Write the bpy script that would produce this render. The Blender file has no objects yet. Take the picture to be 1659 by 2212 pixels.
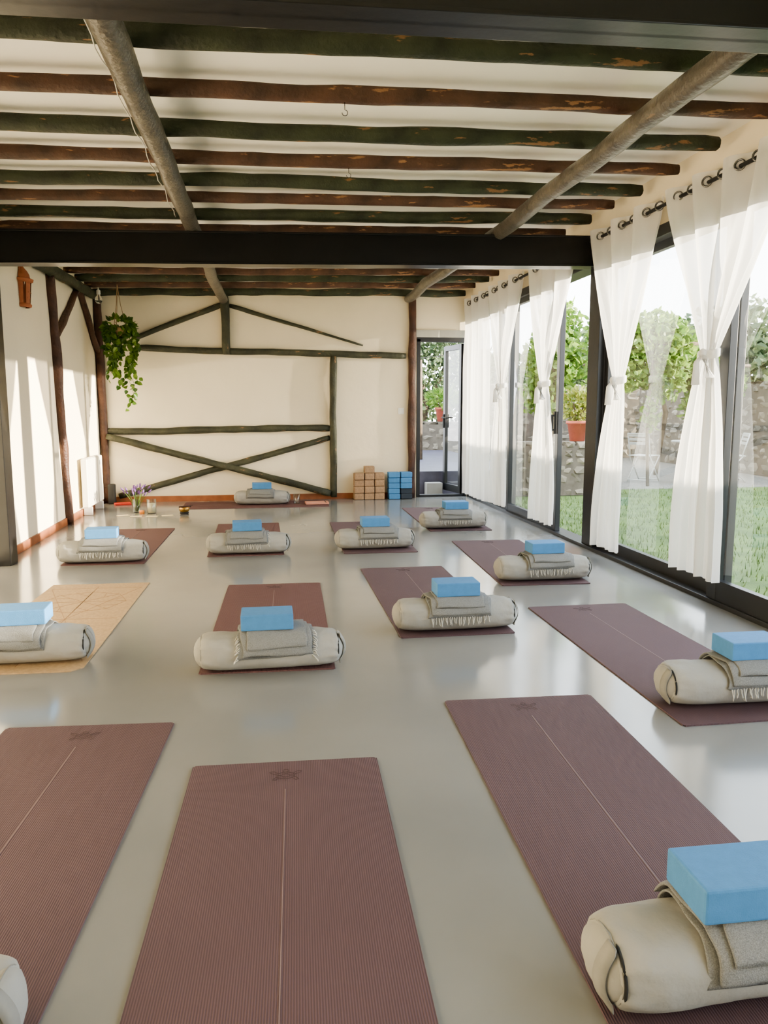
import bpy, bmesh, math, random
from mathutils import Vector, Matrix, noise, Euler
scene = bpy.context.scene
R = random.Random(7)
PI = math.pi

# ---------------------------------------------------------------- materials
def nmat(name, col, rough=.6, var=0.0, vscale=8, bump=0.0, bscale=60, metal=0, coord='Object', col2=None, coat=0, spec=.5, sheen=0):
    m = bpy.data.materials.new(name); m.use_nodes = True
    nt = m.node_tree; b = nt.nodes['Principled BSDF']
    b.inputs['Base Color'].default_value = (*col, 1)
    b.inputs['Roughness'].default_value = rough
    b.inputs['Metallic'].default_value = metal
    b.inputs['Specular IOR Level'].default_value = spec
    if coat: b.inputs['Coat Weight'].default_value = coat; b.inputs['Coat Roughness'].default_value = .12
    if sheen: b.inputs['Sheen Weight'].default_value = sheen
    tc = nt.nodes.new('ShaderNodeTexCoord')
    n = nt.nodes.new('ShaderNodeTexNoise'); n.inputs['Scale'].default_value = vscale; n.inputs['Detail'].default_value = 5
    nt.links.new(tc.outputs[coord], n.inputs['Vector'])
    r = nt.nodes.new('ShaderNodeValToRGB')
    c2 = col2 or tuple(max(0, c*(1-var)) for c in col)
    r.color_ramp.elements[0].position = .35; r.color_ramp.elements[1].position = .65
    r.color_ramp.elements[0].color = (*c2, 1); r.color_ramp.elements[1].color = (*col, 1)
    nt.links.new(n.outputs['Fac'], r.inputs['Fac']); nt.links.new(r.outputs['Color'], b.inputs['Base Color'])
    if bump:
        n2 = nt.nodes.new('ShaderNodeTexNoise'); n2.inputs['Scale'].default_value = bscale; n2.inputs['Detail'].default_value = 4
        nt.links.new(tc.outputs[coord], n2.inputs['Vector'])
        bp = nt.nodes.new('ShaderNodeBump'); bp.inputs['Strength'].default_value = bump; bp.inputs['Distance'].default_value = .01
        nt.links.new(n2.outputs['Fac'], bp.inputs['Height']); nt.links.new(bp.outputs['Normal'], b.inputs['Normal'])
    return m

def woodmat(name, base, dark, chip, chipamt=.62, rough=.6):
    m = nmat(name, base, rough, vscale=5, bump=.9, bscale=35, col2=dark)
    nt = m.node_tree; b = nt.nodes['Principled BSDF']
    tc = [n for n in nt.nodes if n.type == 'TEX_COORD'][0]
    mp = nt.nodes.new('ShaderNodeMapping'); mp.inputs['Scale'].default_value = (3, 12, 12)
    nt.links.new(tc.outputs['Object'], mp.inputs['Vector'])
    n = nt.nodes.new('ShaderNodeTexNoise'); n.inputs['Scale'].default_value = 1.6; n.inputs['Detail'].default_value = 6; n.inputs['Roughness'].default_value = .6
    nt.links.new(mp.outputs[0], n.inputs['Vector'])
    r = nt.nodes.new('ShaderNodeValToRGB'); r.color_ramp.elements[0].position = chipamt; r.color_ramp.elements[1].position = chipamt+.03
    r.color_ramp.elements[0].color = (0, 0, 0, 1); r.color_ramp.elements[1].color = (1, 1, 1, 1)
    nt.links.new(n.outputs['Fac'], r.inputs['Fac'])
    mx = nt.nodes.new('ShaderNodeMix'); mx.data_type = 'RGBA'
    nt.links.new(r.outputs['Color'], mx.inputs['Factor'])
    src = b.inputs['Base Color'].links[0].from_socket
    nt.links.new(src, mx.inputs['A']); mx.inputs['B'].default_value = (*chip, 1)
    nt.links.new(mx.outputs['Result'], b.inputs['Base Color'])
    return m

M_green = woodmat('green_painted_log', (.046, .056, .028), (.018, .023, .012), (.24, .13, .06), .63)
M_greenw = woodmat('olive_timber', (.066, .068, .040), (.032, .034, .022), (.30, .17, .09), .65)
M_brown = woodmat('brown_log', (.120, .060, .037), (.050, .026, .018), (.32, .17, .085), .62)
M_brownpost = woodmat('brown_post', (.095, .042, .026), (.045, .02, .014), (.22, .1, .05), .68)
M_pole = woodmat('grey_varnished_pole', (.150, .132, .106), (.080, .071, .059), (.22, .17, .12), .66, .36)
M_plaster = nmat('cream_plaster', (.84, .75, .585), .85, .05, 2, .25, 14)
M_ceil = nmat('white_ceiling_plaster', (.97, .94, .87), .85, .03, 2, .25, 10)
M_base = nmat('terracotta_skirting', (.36, .13, .055), .55, .25, 10)
M_steel = nmat('black_steel', (.014, .014, .015), .3, .2, 6, .05, 30, .3)
M_frame = nmat('anthracite_aluminium', (.014, .015, .018), .35, .1, 6)
M_block = nmat('blue_foam', (.080, .25, .52), .75, .07, 40, .15, 300)
M_blockd = nmat('dark_foam', (.035, .05, .075), .75, .1, 40, .15, 300)
M_cork = nmat('cork_block', (.44, .29, .18), .8, .3, 60, .3, 200)
M_linen = nmat('beige_linen', (.372, .370, .350), .95, .10, 5, .4, 25, spec=.2)
M_linend = nmat('linen_strap', (.31, .305, .285), .95, .1, 30, spec=.2)
M_dark = nmat('dark_seam', (.02, .02, .02), .8, .1)
M_white = nmat('white_enamel', (.82, .80, .76), .4, .03)
M_fringe = nmat('cream_fringe', (.60, .59, .55), .95, .1, spec=.2)
M_terra = nmat('terracotta_clay', (.42, .15, .07), .8, .15, 20, .2)
M_pot = nmat('red_terracotta_pot', (.48, .13, .09), .6, .15, 10)
M_brass = nmat('brass', (.5, .3, .1), .3, .1, metal=1)
M_chrome = nmat('brushed_steel_ring', (.20, .195, .19), .25, .1, metal=1)
M_candle = nmat('candle_wax', (.85, .74, .5), .5, .05)
M_orange = nmat('orange_wax', (.8, .3, .08), .5, .05)
M_red = nmat('red_cover', (.6, .05, .03), .5, .05)
M_salmon = nmat('salmon_paper', (.62, .30, .22), .7, .05)
M_cable = nmat('white_cable', (.75, .74, .70), .5, .02)
M_rope = nmat('jute_rope', (.38, .25, .13), .9, .2, 40)
M_lawn = nmat('lawn', (.12, .18, .05), .95, .4, 3, .8, 90, col2=(.065, .11, .03))
M_gravel = nmat('gravel', (.24, .22, .19), .95, .4, 30, .6, 60)
M_deck = nmat('deck_boards', (.075, .072, .105), .45, .3, 6)
M_trunk = nmat('bark', (.16, .12, .08), .9, .4, 12, .5)
M_lav = nmat('lavender', (.20, .10, .30), .8, .3, 50)
M_emb = nmat('mat_emblem_groove', (.062, .036, .040), .7, .1)
M_embl = nmat('mat_line', (.22, .155, .16), .7, .1)

def islandmat(name, c1, c2, rough=.7, transl=0.0, bump=0):
    m = bpy.data.materials.new(name); m.use_nodes = True; nt = m.node_tree; b = nt.nodes['Principled BSDF']
    g = nt.nodes.new('ShaderNodeNewGeometry'); r = nt.nodes.new('ShaderNodeValToRGB')
    r.color_ramp.elements[0].color = (*c1, 1); r.color_ramp.elements[1].color = (*c2, 1)
    nt.links.new(g.outputs['Random Per Island'], r.inputs['Fac']); nt.links.new(r.outputs[0], b.inputs['Base Color'])
    b.inputs['Roughness'].default_value = rough
    if transl:
        t = nt.nodes.new('ShaderNodeBsdfTranslucent'); nt.links.new(r.outputs[0], t.inputs['Color'])
        mx = nt.nodes.new('ShaderNodeMixShader'); mx.inputs[0].default_value = transl
        nt.links.new(b.outputs[0], mx.inputs[1]); nt.links.new(t.outputs[0], mx.inputs[2])
        nt.links.new(mx.outputs[0], nt.nodes['Material Output'].inputs['Surface'])
    if bump:
        tc = nt.nodes.new('ShaderNodeTexCoord'); n = nt.nodes.new('ShaderNodeTexNoise'); n.inputs['Scale'].default_value = 12
        nt.links.new(tc.outputs['Object'], n.inputs['Vector'])
        bp = nt.nodes.new('ShaderNodeBump'); bp.inputs['Strength'].default_value = bump
        nt.links.new(n.outputs['Fac'], bp.inputs['Height']); nt.links.new(bp.outputs[0], b.inputs['Normal'])
    return m
M_leaf = islandmat('pothos_leaf', (.030, .09, .012), (.16, .27, .04), .4, .3)
M_vine = islandmat('vine_leaf', (.08, .17, .03), (.28, .40, .08), .5, .45)
M_olive = islandmat('olive_leaf', (.045, .085, .03), (.20, .25, .12), .6, .25)
M_succ = islandmat('succulent_leaf', (.12, .17, .03), (.34, .34, .09), .5, .2)
M_stone = islandmat('rubble_stone', (.12, .105, .08), (.27, .24, .19), .9, 0, .5)
M_mortar = nmat('dry_earth_core', (.14, .12, .095), .95, .3)

def floormat():
    m = nmat('polished_concrete_floor', (.248, .252, .252), .2, vscale=1.2, col2=(.220, .224, .224), spec=.65)
    nt = m.node_tree; b = nt.nodes['Principled BSDF']
    tc = [n for n in nt.nodes if n.type == 'TEX_COORD'][0]
    n = nt.nodes.new('ShaderNodeTexNoise'); n.inputs['Scale'].default_value = 3; n.inputs['Detail'].default_value = 6
    nt.links.new(tc.outputs['Object'], n.inputs['Vector'])
    mr = nt.nodes.new('ShaderNodeMapRange'); mr.inputs['To Min'].default_value = .10; mr.inputs['To Max'].default_value = .20
    nt.links.new(n.outputs['Fac'], mr.inputs['Value']); nt.links.new(mr.outputs[0], b.inputs['Roughness'])
    n3 = nt.nodes.new('ShaderNodeTexNoise'); n3.inputs['Scale'].default_value = 2.2
    nt.links.new(tc.outputs['Object'], n3.inputs['Vector'])
    bp = nt.nodes.new('ShaderNodeBump'); bp.inputs['Strength'].default_value = .08; bp.inputs['Distance'].default_value = .02
    nt.links.new(n3.outputs['Fac'], bp.inputs['Height']); nt.links.new(bp.outputs[0], b.inputs['Normal'])
    return m
M_floor = floormat()

def yogamat(name, c1, c2):
    m = nmat(name, c1, .75, vscale=3, col2=tuple(c*.93 for c in c1), spec=.3)
    nt = m.node_tree; b = nt.nodes['Principled BSDF']
    tc = [n for n in nt.nodes if n.type == 'TEX_COORD'][0]
    w = nt.nodes.new('ShaderNodeTexWave'); w.wave_type = 'BANDS'; w.bands_direction = 'X'; w.inputs['Scale'].default_value = 52
    w.inputs['Distortion'].default_value = .0
    nt.links.new(tc.outputs['Object'], w.inputs['Vector'])
    src = b.inputs['Base Color'].links[0].from_socket
    mx = nt.nodes.new('ShaderNodeMix'); mx.data_type = 'RGBA'; mx.blend_type = 'MIX'
    nt.links.new(w.outputs['Fac'], mx.inputs['Factor']); mx.inputs['A'].default_value = (*c2, 1); nt.links.new(src, mx.inputs['B'])  # groove shade painted in: ribs blend to the darker colour
    nt.links.new(mx.outputs['Result'], b.inputs['Base Color'])
    bp = nt.nodes.new('ShaderNodeBump'); bp.inputs['Strength'].default_value = .45; bp.inputs['Distance'].default_value = .002
    nt.links.new(w.outputs['Fac'], bp.inputs['Height']); nt.links.new(bp.outputs[0], b.inputs['Normal'])
    return m
M_mat = yogamat('plum_ribbed_rubber', (.140, .090, .104), (.082, .051, .060))
M_matr = yogamat('maroon_ribbed_rubber', (.165, .087, .090), (.108, .055, .057))
M_corkmat = nmat('cork_surface', (.48, .34, .20), .7, .18, 60, .1, 200)
M_corkline = nmat('cork_engraving', (.33, .20, .11), .7, .1)
M_blanket = nmat('grey_herringbone_wool', (.285, .292, .295), .97, vscale=420, col2=(.185, .19, .192), bump=.35, bscale=260, spec=.15)

def glassmat():
    m = bpy.data.materials.new('window_glass'); m.use_nodes = True; nt = m.node_tree; nt.nodes.clear()
    o = nt.nodes.new('ShaderNodeOutputMaterial'); t = nt.nodes.new('ShaderNodeBsdfTransparent'); t.inputs[0].default_value = (.95, .97, .965, 1)
    g = nt.nodes.new('ShaderNodeBsdfGlossy'); g.inputs['Roughness'].default_value = .0
    lw = nt.nodes.new('ShaderNodeLayerWeight'); lw.inputs[0].default_value = .5
    pw = nt.nodes.new('ShaderNodeMath'); pw.operation = 'POWER'; pw.inputs[1].default_value = 3.6
    mu = nt.nodes.new('ShaderNodeMath'); mu.operation = 'MULTIPLY_ADD'; mu.inputs[1].default_value = 1.0; mu.inputs[2].default_value = .09; mu.use_clamp = True
    mx = nt.nodes.new('ShaderNodeMixShader'); nt.links.new(lw.outputs['Facing'], pw.inputs[0]); nt.links.new(pw.outputs[0], mu.inputs[0]); nt.links.new(mu.outputs[0], mx.inputs[0])
    nt.links.new(t.outputs[0], mx.inputs[1]); nt.links.new(g.outputs[0], mx.inputs[2]); nt.links.new(mx.outputs[0], o.inputs[0])
    return m
M_glass = glassmat()
def curtainmat():
    m = nmat('white_voile', (.87, .865, .85), .85, .02, 5, .1, 400, spec=.1)
    nt = m.node_tree; b = nt.nodes['Principled BSDF']
    t = nt.nodes.new('ShaderNodeBsdfTranslucent'); t.inputs[0].default_value = (.90, .885, .86, 1)
    mx = nt.nodes.new('ShaderNodeMixShader'); mx.inputs[0].default_value = .38
    nt.links.new(b.outputs[0], mx.inputs[1]); nt.links.new(t.outputs[0], mx.inputs[2])
    tr = nt.nodes.new('ShaderNodeBsdfTransparent'); m2 = nt.nodes.new('ShaderNodeMixShader'); m2.inputs[0].default_value = .13
    nt.links.new(mx.outputs[0], m2.inputs[1]); nt.links.new(tr.outputs[0], m2.inputs[2])
    nt.links.new(m2.outputs[0], nt.nodes['Material Output'].inputs['Surface'])
    return m
M_curtain = curtainmat()

# ---------------------------------------------------------------- mesh helpers
def mkobj(name, verts, faces, mat, parent=None, loc=(0, 0, 0), rot=(0, 0, 0), smooth=False, label=None, cat=None, group=None, kind=None):
    me = bpy.data.meshes.new(name); me.from_pydata([tuple(v) for v in verts], [], faces); me.update()
    bm = bmesh.new(); bm.from_mesh(me); bmesh.ops.recalc_face_normals(bm, faces=bm.faces); bm.to_mesh(me); bm.free()
    if mat: me.materials.append(mat)
    if smooth:
        for p in me.polygons: p.use_smooth = True
    o = bpy.data.objects.new(name, me); o.location = loc; o.rotation_euler = rot
    scene.collection.objects.link(o)
    if parent: o.parent = parent
    tag(o, label, cat, group, kind)
    return o
def tag(o, label=None, cat=None, group=None, kind=None):
    if label: o['label'] = label
    if cat: o['category'] = cat
    if group: o['group'] = group
    if kind: o['kind'] = kind

def g_box(c, s, bevel=0, segs=2, rz=0, M=None):
    bm = bmesh.new(); bmesh.ops.create_cube(bm, size=1)
    for v in bm.verts: v.co = Vector((v.co.x*s[0], v.co.y*s[1], v.co.z*s[2]))
    if bevel: bmesh.ops.bevel(bm, geom=bm.edges[:], offset=bevel, segments=segs, affect='EDGES', profile=.6)
    T = Matrix.Translation(c) @ (M or Matrix.Rotation(rz, 4, 'Z'))
    bm.verts.index_update()
    v = [T @ x.co for x in bm.verts]; f = [[q.index for q in x.verts] for x in bm.faces]
    bm.free(); return v, f
def g_join(*gs):
    V = []; F = []
    for v, f in gs:
        n = len(V); V += list(v); F += [[i+n for i in q] for q in f]
    return V, F
def g_tube(pts, rad, n=10, sq=2.0, cap=True, jit=0, seed=0, flat=(1, 1)):
    pts = [Vector(p) for p in pts]; V = []; F = []
    N = len(pts); up = Vector((0, 0, 1))
    for i, p in enumerate(pts):
        t = (pts[min(i+1, N-1)] - pts[max(i-1, 0)]).normalized()
        ref = up if abs(t.z) < .9 else Vector((0, 1, 0))
        a = t.cross(ref).normalized(); b = a.cross(t).normalized()
        r = rad[i] if hasattr(rad, '__len__') else rad
        for k in range(n):
            an = 2*PI*(k+.5)/n; c, s = math.cos(an), math.sin(an)
            q = (abs(c)**sq+abs(s)**sq)**(-1/sq)
            rr = r*q
            if jit: rr *= 1+jit*noise.noise(Vector((p.x*3+seed*7.3, p.y*3+c*1.3, p.z*3+s*1.3)))
            V.append(p+a*c*rr*flat[0]+b*s*rr*flat[1])
    for i in range(N-1):
        for k in range(n):
            k2 = (k+1) % n
            F.append([i*n+k, i*n+k2, (i+1)*n+k2, (i+1)*n+k])
    if cap: F.append(list(range(n))[::-1]); F.append([(N-1)*n+k for k in range(n)])
    return V, F
def g_lathe(prof, n=24, c=(0, 0, 0), axis='Z'):
    V = []; F = []
    for r, z in prof:
        for k in range(n):
            a = 2*PI*k/n
            p = Vector((r*math.cos(a), r*math.sin(a), z))
            if axis == 'X': p = Vector((z, p.x, p.y))
            if axis == 'Y': p = Vector((p.x, z, p.y))
            V.append(p+Vector(c))
    for i in range(len(prof)-1):
        for k in range(n):
            k2 = (k+1) % n; F.append([i*n+k, i*n+k2, (i+1)*n+k2, (i+1)*n+k])
    F.append(list(range(n))); F.append([(len(prof)-1)*n+k for k in range(n)])
    return V, F
def g_torus(c, R_, r, M=Matrix.Identity(4), n=20, m=8):
    V = []; F = []
    for i in range(n):
        a = 2*PI*i/n
        for j in range(m):
            b = 2*PI*j/m
            p = Vector(((R_+r*math.cos(b))*math.cos(a), (R_+r*math.cos(b))*math.sin(a), r*math.sin(b)))
            V.append(Vector(c)+(M @ p))
    for i in range(n):
        for j in range(m):
            F.append([i*m+j, ((i+1) % n)*m+j, ((i+1) % n)*m+(j+1) % m, i*m+(j+1) % m])
    return V, F
def box(name, lo, hi, mat, bevel=0, **k):
    c = [(a+b)/2 for a, b in zip(lo, hi)]; s = [b-a for a, b in zip(lo, hi)]
    v, f = g_box((0, 0, 0), s, bevel)
    return mkobj(name, v, f, mat, loc=c, **k)

def log(name, p0, p1, r, mat, seed=0, sq=2.6, wander=.012, taper=.0, jit=.35, n=12, step=.09, rn=.10, **k):
    p0 = Vector(p0); p1 = Vector(p1); L = (p1-p0).length; N = max(4, int(L/step)); pts = []; rad = []
    mid = (p0+p1)/2; rot = (p1-p0).to_track_quat('X', 'Z')
    for i in range(N+1):
        t = i/N; x = (t-.5)*L
        w = Vector((0, noise.noise(Vector((x*.7, seed*3.1, 0)))*wander*2, noise.noise(Vector((x*.7, seed*3.1, 9)))*wander*2))
        w += Vector((0, noise.noise(Vector((x*5, seed*3.1, 3))), noise.noise(Vector((x*5, seed*3.1, 12)))))*.003
        pts.append(Vector((x, 0, 0))+w)
        e = 1 if 0 < i < N else .86
        rad.append(r*e*(1-taper*t)*(1+rn*noise.noise(Vector((x*1.6, seed*1.7, 4)))))
    v, f = g_tube(pts, rad, n, sq, True, jit, seed)
    o = mkobj(name, v, f, mat, smooth=True, loc=mid, **k)
    o.rotation_mode = 'QUATERNION'; o.rotation_quaternion = rot
    return o

# ---------------------------------------------------------------- room shell
XL, XR, YB, Y0 = -2.14, 2.85, 10.55, -2.2
def zc(x): return 2.775+.021*x   # joist centre height; roof rises gently towards the garden side
box('floor', (XL-.1, Y0, -.12), (XR+.12, YB+.12, 0), M_floor, kind='structure', label='polished light grey concrete floor')
cv = []
for x in (XL-.15, XR+.15):
    for y in (Y0, YB+.15):
        for dz in (.075, .2): cv.append((x, y, zc(x)+dz))
cf = [[0, 1, 3, 2], [4, 6, 7, 5], [0, 4, 5, 1], [2, 3, 7, 6], [0, 2, 6, 4], [1, 5, 7, 3]]
mkobj('ceiling', cv, cf, M_ceil, kind='structure', label='white plastered ceiling between rough joists')
box('wall_left', (XL-.15, Y0, 0), (XL, YB+.15, 2.80), M_plaster, kind='structure', label='cream plaster side wall with sun patches')
box('wall_front_added', (XL-.15, Y0-.12, 0), (XR+.15, Y0, 2.95), M_plaster, kind='structure', label='added cream plaster wall behind the camera, darkens the near floor')  # unseen end wall, added to dim the floor near the camera
wb = g_join(g_box(((XL+2.07)/2, YB+.075, 1.43), (2.07-XL, .15, 2.86)), g_box(((2.07+XR+.1)/2, YB+.075, 2.56), (XR+.1-2.07, .15, .70)), g_box((2.86, YB+.075, 1.1), (.16, .15, 2.24)))
mkobj('wall_back', *wb, M_plaster, kind='structure', label='cream plaster end wall with timber bracing')
wr = g_box((XR+.05, (Y0+YB)/2, 2.705), (.12, YB-Y0, .46))
mkobj('wall_right', *wr, M_plaster, kind='structure', label='plaster strip above the sliding glass doors')
box('baseboard_left', (XL, 6.6, 0), (XL+.018, YB, .075), M_base, kind='structure', label='terracotta coloured skirting')
box('baseboard_back', (XL+.02, YB-.018, 0), (1.93, YB, .075), M_base, kind='structure', label='terracotta coloured skirting')

def portal(nm, y, full=True):
    L = XR-XL+.1; a = math.atan(.021)
    web = g_box((0, 0, 0), (L, .02, .25))
    f1 = g_box((0, 0, .118), (L, .16, .014), .003); f2 = g_box((0, 0, -.118), (L, .16, .014), .003)
    fp = g_box((0, -.06, 0), (L, .012, .236))
    mkobj('steel_beam', *g_join(web, f1, f2, fp), M_steel, loc=((XL+XR)/2, y, 2.505), rot=(0, -a, 0), label='black steel beam crossing under the ceiling poles', cat='beam', group='black steel portal beams')
    box('steel_post', (XR-.03, y-.12, 0), (XR+.12, y+.10, 2.44), M_steel, .004, label='black steel post beside the glass doors', cat='post', group='black steel posts')
    box('steel_post', (XL, y-.08, 0), (XL+.12, y+.10, 2.33), M_steel, .004, label='black steel post against the plaster wall', cat='post', group='black steel posts')
portal('a', 6.45); portal('b', 2.42)

ys = [2.98, 3.50, 4.03, 4.57, 5.07, 5.57, 5.99, 6.49, 6.99, 7.52, 8.05, 8.60, 9.10, 9.60, 10.08]
for i, y in enumerate(ys):
    g = (i % 2 == 1); r = .044 if g else .037
    m = M_green if g else M_brown
    xe = 2.77
    log('ceiling_joist', (XL, y, zc(XL)), (xe+R.uniform(-.03, .03), y+.0, zc(xe)), r, m, seed=i+1, sq=2.3 if g else 3.4, wander=.006 if g else .004, jit=.20, rn=.06,
        label='rough dark green painted log ceiling joist' if g else 'rough red-brown squared timber ceiling joist', cat='joist', group='ceiling joists')
log('ceiling_joist', (XL, YB-.06, 2.70), (2.72, YB-.06, 2.80), .045, M_green, seed=31, label='dark green joist along the end wall', cat='joist', group='ceiling joists')
log('round_pole', (-.555, .5, 2.64), (-.53, YB-.02, 2.66), .060, M_pole, seed=40, sq=2, wander=.022, jit=.12, n=16, label='long round grey-brown wooden pole under joists', cat='pole', group='round ceiling poles')
log('round_pole', (1.92, .5, 2.67), (1.93, YB-.02, 2.695), .058, M_pole, seed=41, sq=2, wander=.022, jit=.12, n=16, label='long round grey-brown wooden pole under joists', cat='pole', group='round ceiling poles')
cp = [(-.63, 2.6, 2.72)]
for i in range(30):
    t = i/29; cp.append((-.640+.008*math.sin(i*1.7), 2.7+t*3.6, 2.685+.010*math.sin(i*.9)))
mkobj('electric_cable', *g_tube(cp, .003, 6), M_cable, smooth=True, label='white cable clipped along a ceiling pole', cat='cable')
for (hx, hy) in ((.42, 4.03), (.55, 5.07)):
    hz = zc(hx)-.037
    pts = [(0, 0, 0), (0, 0, -.035)]+[(.014*math.sin(a), 0, -.049+.014*math.cos(a)) for a in [PI*2*q/12*.75 for q in range(1, 13)]]
    mkobj('ceiling_hook', *g_tube(pts, .002, 6), M_chrome, smooth=True, loc=(hx, hy, hz), label='small metal screw hook under a joist', cat='hook', group='ceiling hooks')

W = YB-.03
def tim(p0, p1, r, seed, m=M_greenw, lab='dark olive rough timber set in plaster wall', **k):
    return log('wall_timber', p0, p1, r, m, seed=seed, sq=3.5, wander=.012, jit=.3, label=lab, cat='timber', group='timber framing on plaster walls', **k)
tim((-1.60, W, 2.01), (1.91, W, 1.945), .040, 50, lab='long horizontal olive timber across plaster wall')
tim((-.49, W-.03, 2.70), (-.49, W-.03, 1.94), .050, 51, lab='short upright olive timber at the gable peak')
tim((-1.66, W, 2.13), (-.53, W, 2.58), .034, 52, lab='slanting olive timber rising to the gable peak')
tim((-.44, W, 2.57), (1.32, W, 2.075), .030, 53, taper=.6, lab='thin slanting timber tapering to a point')
tim((.915, W-.03, 1.93), (.915, W-.03, .03), .046, 54, lab='upright olive timber beside the cross brace')
tim((-2.07, W, .95), (.86, W, .965), .044, 55, lab='horizontal olive timber above the cross brace')
tim((-2.05, W-.05, .87), (.86, W-.05, .09), .044, 56, lab='diagonal olive timber of the cross brace')
tim((-1.93, W, .09), (.86, W, .85), .040, 57, lab='diagonal olive timber behind the cross brace')
log('wall_timber', (2.0, W-.01, 0), (2.0, W-.01, 2.78), .048, M_brownpost, seed=58, sq=3.5, wander=.008, label='brown upright post beside the glass door', cat='timber', group='timber framing on plaster walls')
log('wall_timber', (-2.09, YB-.05, 0), (-2.09, YB-.05, 2.70), .046, M_brownpost, seed=59, sq=3.5, wander=.012, label='brown upright post in the wall corner', cat='timber', group='timber framing on plaster walls')
log('wall_timber', (XL+.03, 8.62, 0), (XL+.03, 8.36, 2.60), .045, M_brownpost, seed=60, sq=3.2, wander=.02, label='leaning brown upright post on plaster wall', cat='timber', group='timber framing on plaster walls')
log('wall_timber', (XL+.03, 8.45, 1.95), (XL+.03, 9.62, 2.62), .033, M_brownpost, seed=61, sq=3.2, label='thin slanting brown brace on plaster wall', cat='timber', group='timber framing on plaster walls')
log('wall_timber', (XL+.04, 9.62, 2.60), (XL+.04, 10.5, 1.95), .036, M_brownpost, seed=62, sq=3.2, label='slanting brown brace reaching the corner post', cat='timber', group='timber framing on plaster walls')
log('wall_timber', (XL+.06, 7.4, 2.60), (XL+.06, 10.45, 2.64), .05, M_green, seed=63, sq=3.2, label='dark green plate along top of plaster wall', cat='timber', group='timber framing on plaster walls')

# ---------------------------------------------------------------- glazing
def pane(X, ya, yb, za, zb, **k):
    return mkobj('glass', [(X, ya, za), (X, yb, za), (X, yb, zb), (X, ya, zb)], [[0, 1, 2, 3]], M_glass, **k)
def frame(name, ya, yb, X, z0=.03, z1=2.46, sw=.07, d=.05, stiles=(), label='', glass=True, br=.09):
    gs = [g_box((X, ya+sw/2, (z0+z1)/2), (d, sw, z1-z0), .003), g_box((X, yb-sw/2, (z0+z1)/2), (d, sw, z1-z0), .003),
          g_box((X, (ya+yb)/2, z0+br/2), (d-.004, yb-ya-2*sw, br)), g_box((X, (ya+yb)/2, z1-.035), (d-.004, yb-ya-2*sw, .07))]
    for s in stiles: gs.append(g_box((X, s, (z0+z1)/2), (d-.006, sw, z1-z0-.1)))
    o = mkobj(name, *g_join(*gs), M_frame, kind='structure', label=label)
    if glass: pane(X, ya+sw-.01, yb-sw+.01, z0+br-.01, z1-.06, parent=o)
    return o
frame('window_1', 8.75, 10.5, XR+.05, label='black framed sliding glass panel')
frame('window_2', 7.22, 8.82, XR+.0, label='black framed sliding glass panel beside open doorway')
frame('window_3', 4.42, 6.32, XR+.05, label='black framed sliding glass panel')
frame('window_4', 2.56, 4.52, XR-.01, sw=.10, br=.13, label='black framed sliding glass panel')
frame('window_5', -2.1, 2.28, XR+.05, stiles=(.1,), label='black framed sliding glass panel')
box('trim_1', (XR-.05, Y0, -.005), (XR+.12, YB, .03), M_frame, .004, kind='structure', label='black aluminium sliding door track')
box('trim_2', (XR-.06, Y0, 2.45), (XR+.12, YB, 2.53), M_frame, .004, kind='structure', label='black aluminium door head')
y, x = 7.26, XR-.04
mkobj('door_handle', *g_join(g_box((x, y, 1.1), (.02, .025, .22), .004), g_box((x-.03, y, 1.1), (.02, .02, .16), .006), g_box((x-.015, y, 1.17), (.03, .015, .015)), g_box((x-.015, y, 1.03), (.03, .015, .015))), M_dark, parent=bpy.data.objects['window_2'])
fr = g_join(g_box((2.095, YB+.04, 1.09), (.05, .1, 2.18), .003), g_box((2.765, YB+.04, 1.09), (.05, .1, 2.18), .003), g_box((2.43, YB+.04, 2.17), (.72, .1, .06), .003), g_box((2.43, YB+.04, .015), (.66, .1, .03)), )
dr = mkobj('door_1', *fr, M_frame, kind='structure', label='black framed glazed door standing open to the terrace')
box('trim_3', (2.05, YB-.02, 2.2), (2.82, YB+.0, 2.30), nmat('pale_lintel', (.42, .42, .38), .7, .1), kind='structure', label='pale grey lintel over the door')
def leafg():
    w = .62; h = 2.1
    return g_join(g_box((-.035, 0, h/2+.03), (.07, .05, h), .004), g_box((-w+.035, 0, h/2+.03), (.07, .05, h), .004), g_box((-w/2, 0, .08), (w-.14, .05, .1)), g_box((-w/2, 0, h-.005), (w-.14, .05, .07)))
leaf = mkobj('door_leaf', *leafg(), M_frame, parent=dr, loc=(2.74, YB+.08, 0), rot=(0, 0, -math.radians(80)))
mkobj('glass', [(-.57, 0, .12), (-.05, 0, .12), (-.05, 0, 2.07), (-.57, 0, 2.07)], [[0, 1, 2, 3]], M_glass, parent=leaf)
mkobj('handle', *g_join(g_box((-.58, -.035, 1.05), (.03, .02, .2), .004), g_box((-.53, -.06, 1.1), (.12, .02, .02), .004), g_box((-.58, .035, 1.05), (.03, .02, .2), .004), g_box((-.53, .06, 1.1), (.12, .02, .02), .004)), M_dark, parent=leaf)
sw = mkobj('light_switch', *g_box((0, 0, 0), (.085, .012, .085), .004), M_white, loc=(1.85, YB-.006, 1.2), label='white square light switch on plaster wall', cat='light switch')
mkobj('rocker', *g_box((0, -.008, 0), (.04, .008, .055), .002), M_white, parent=sw)

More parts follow.
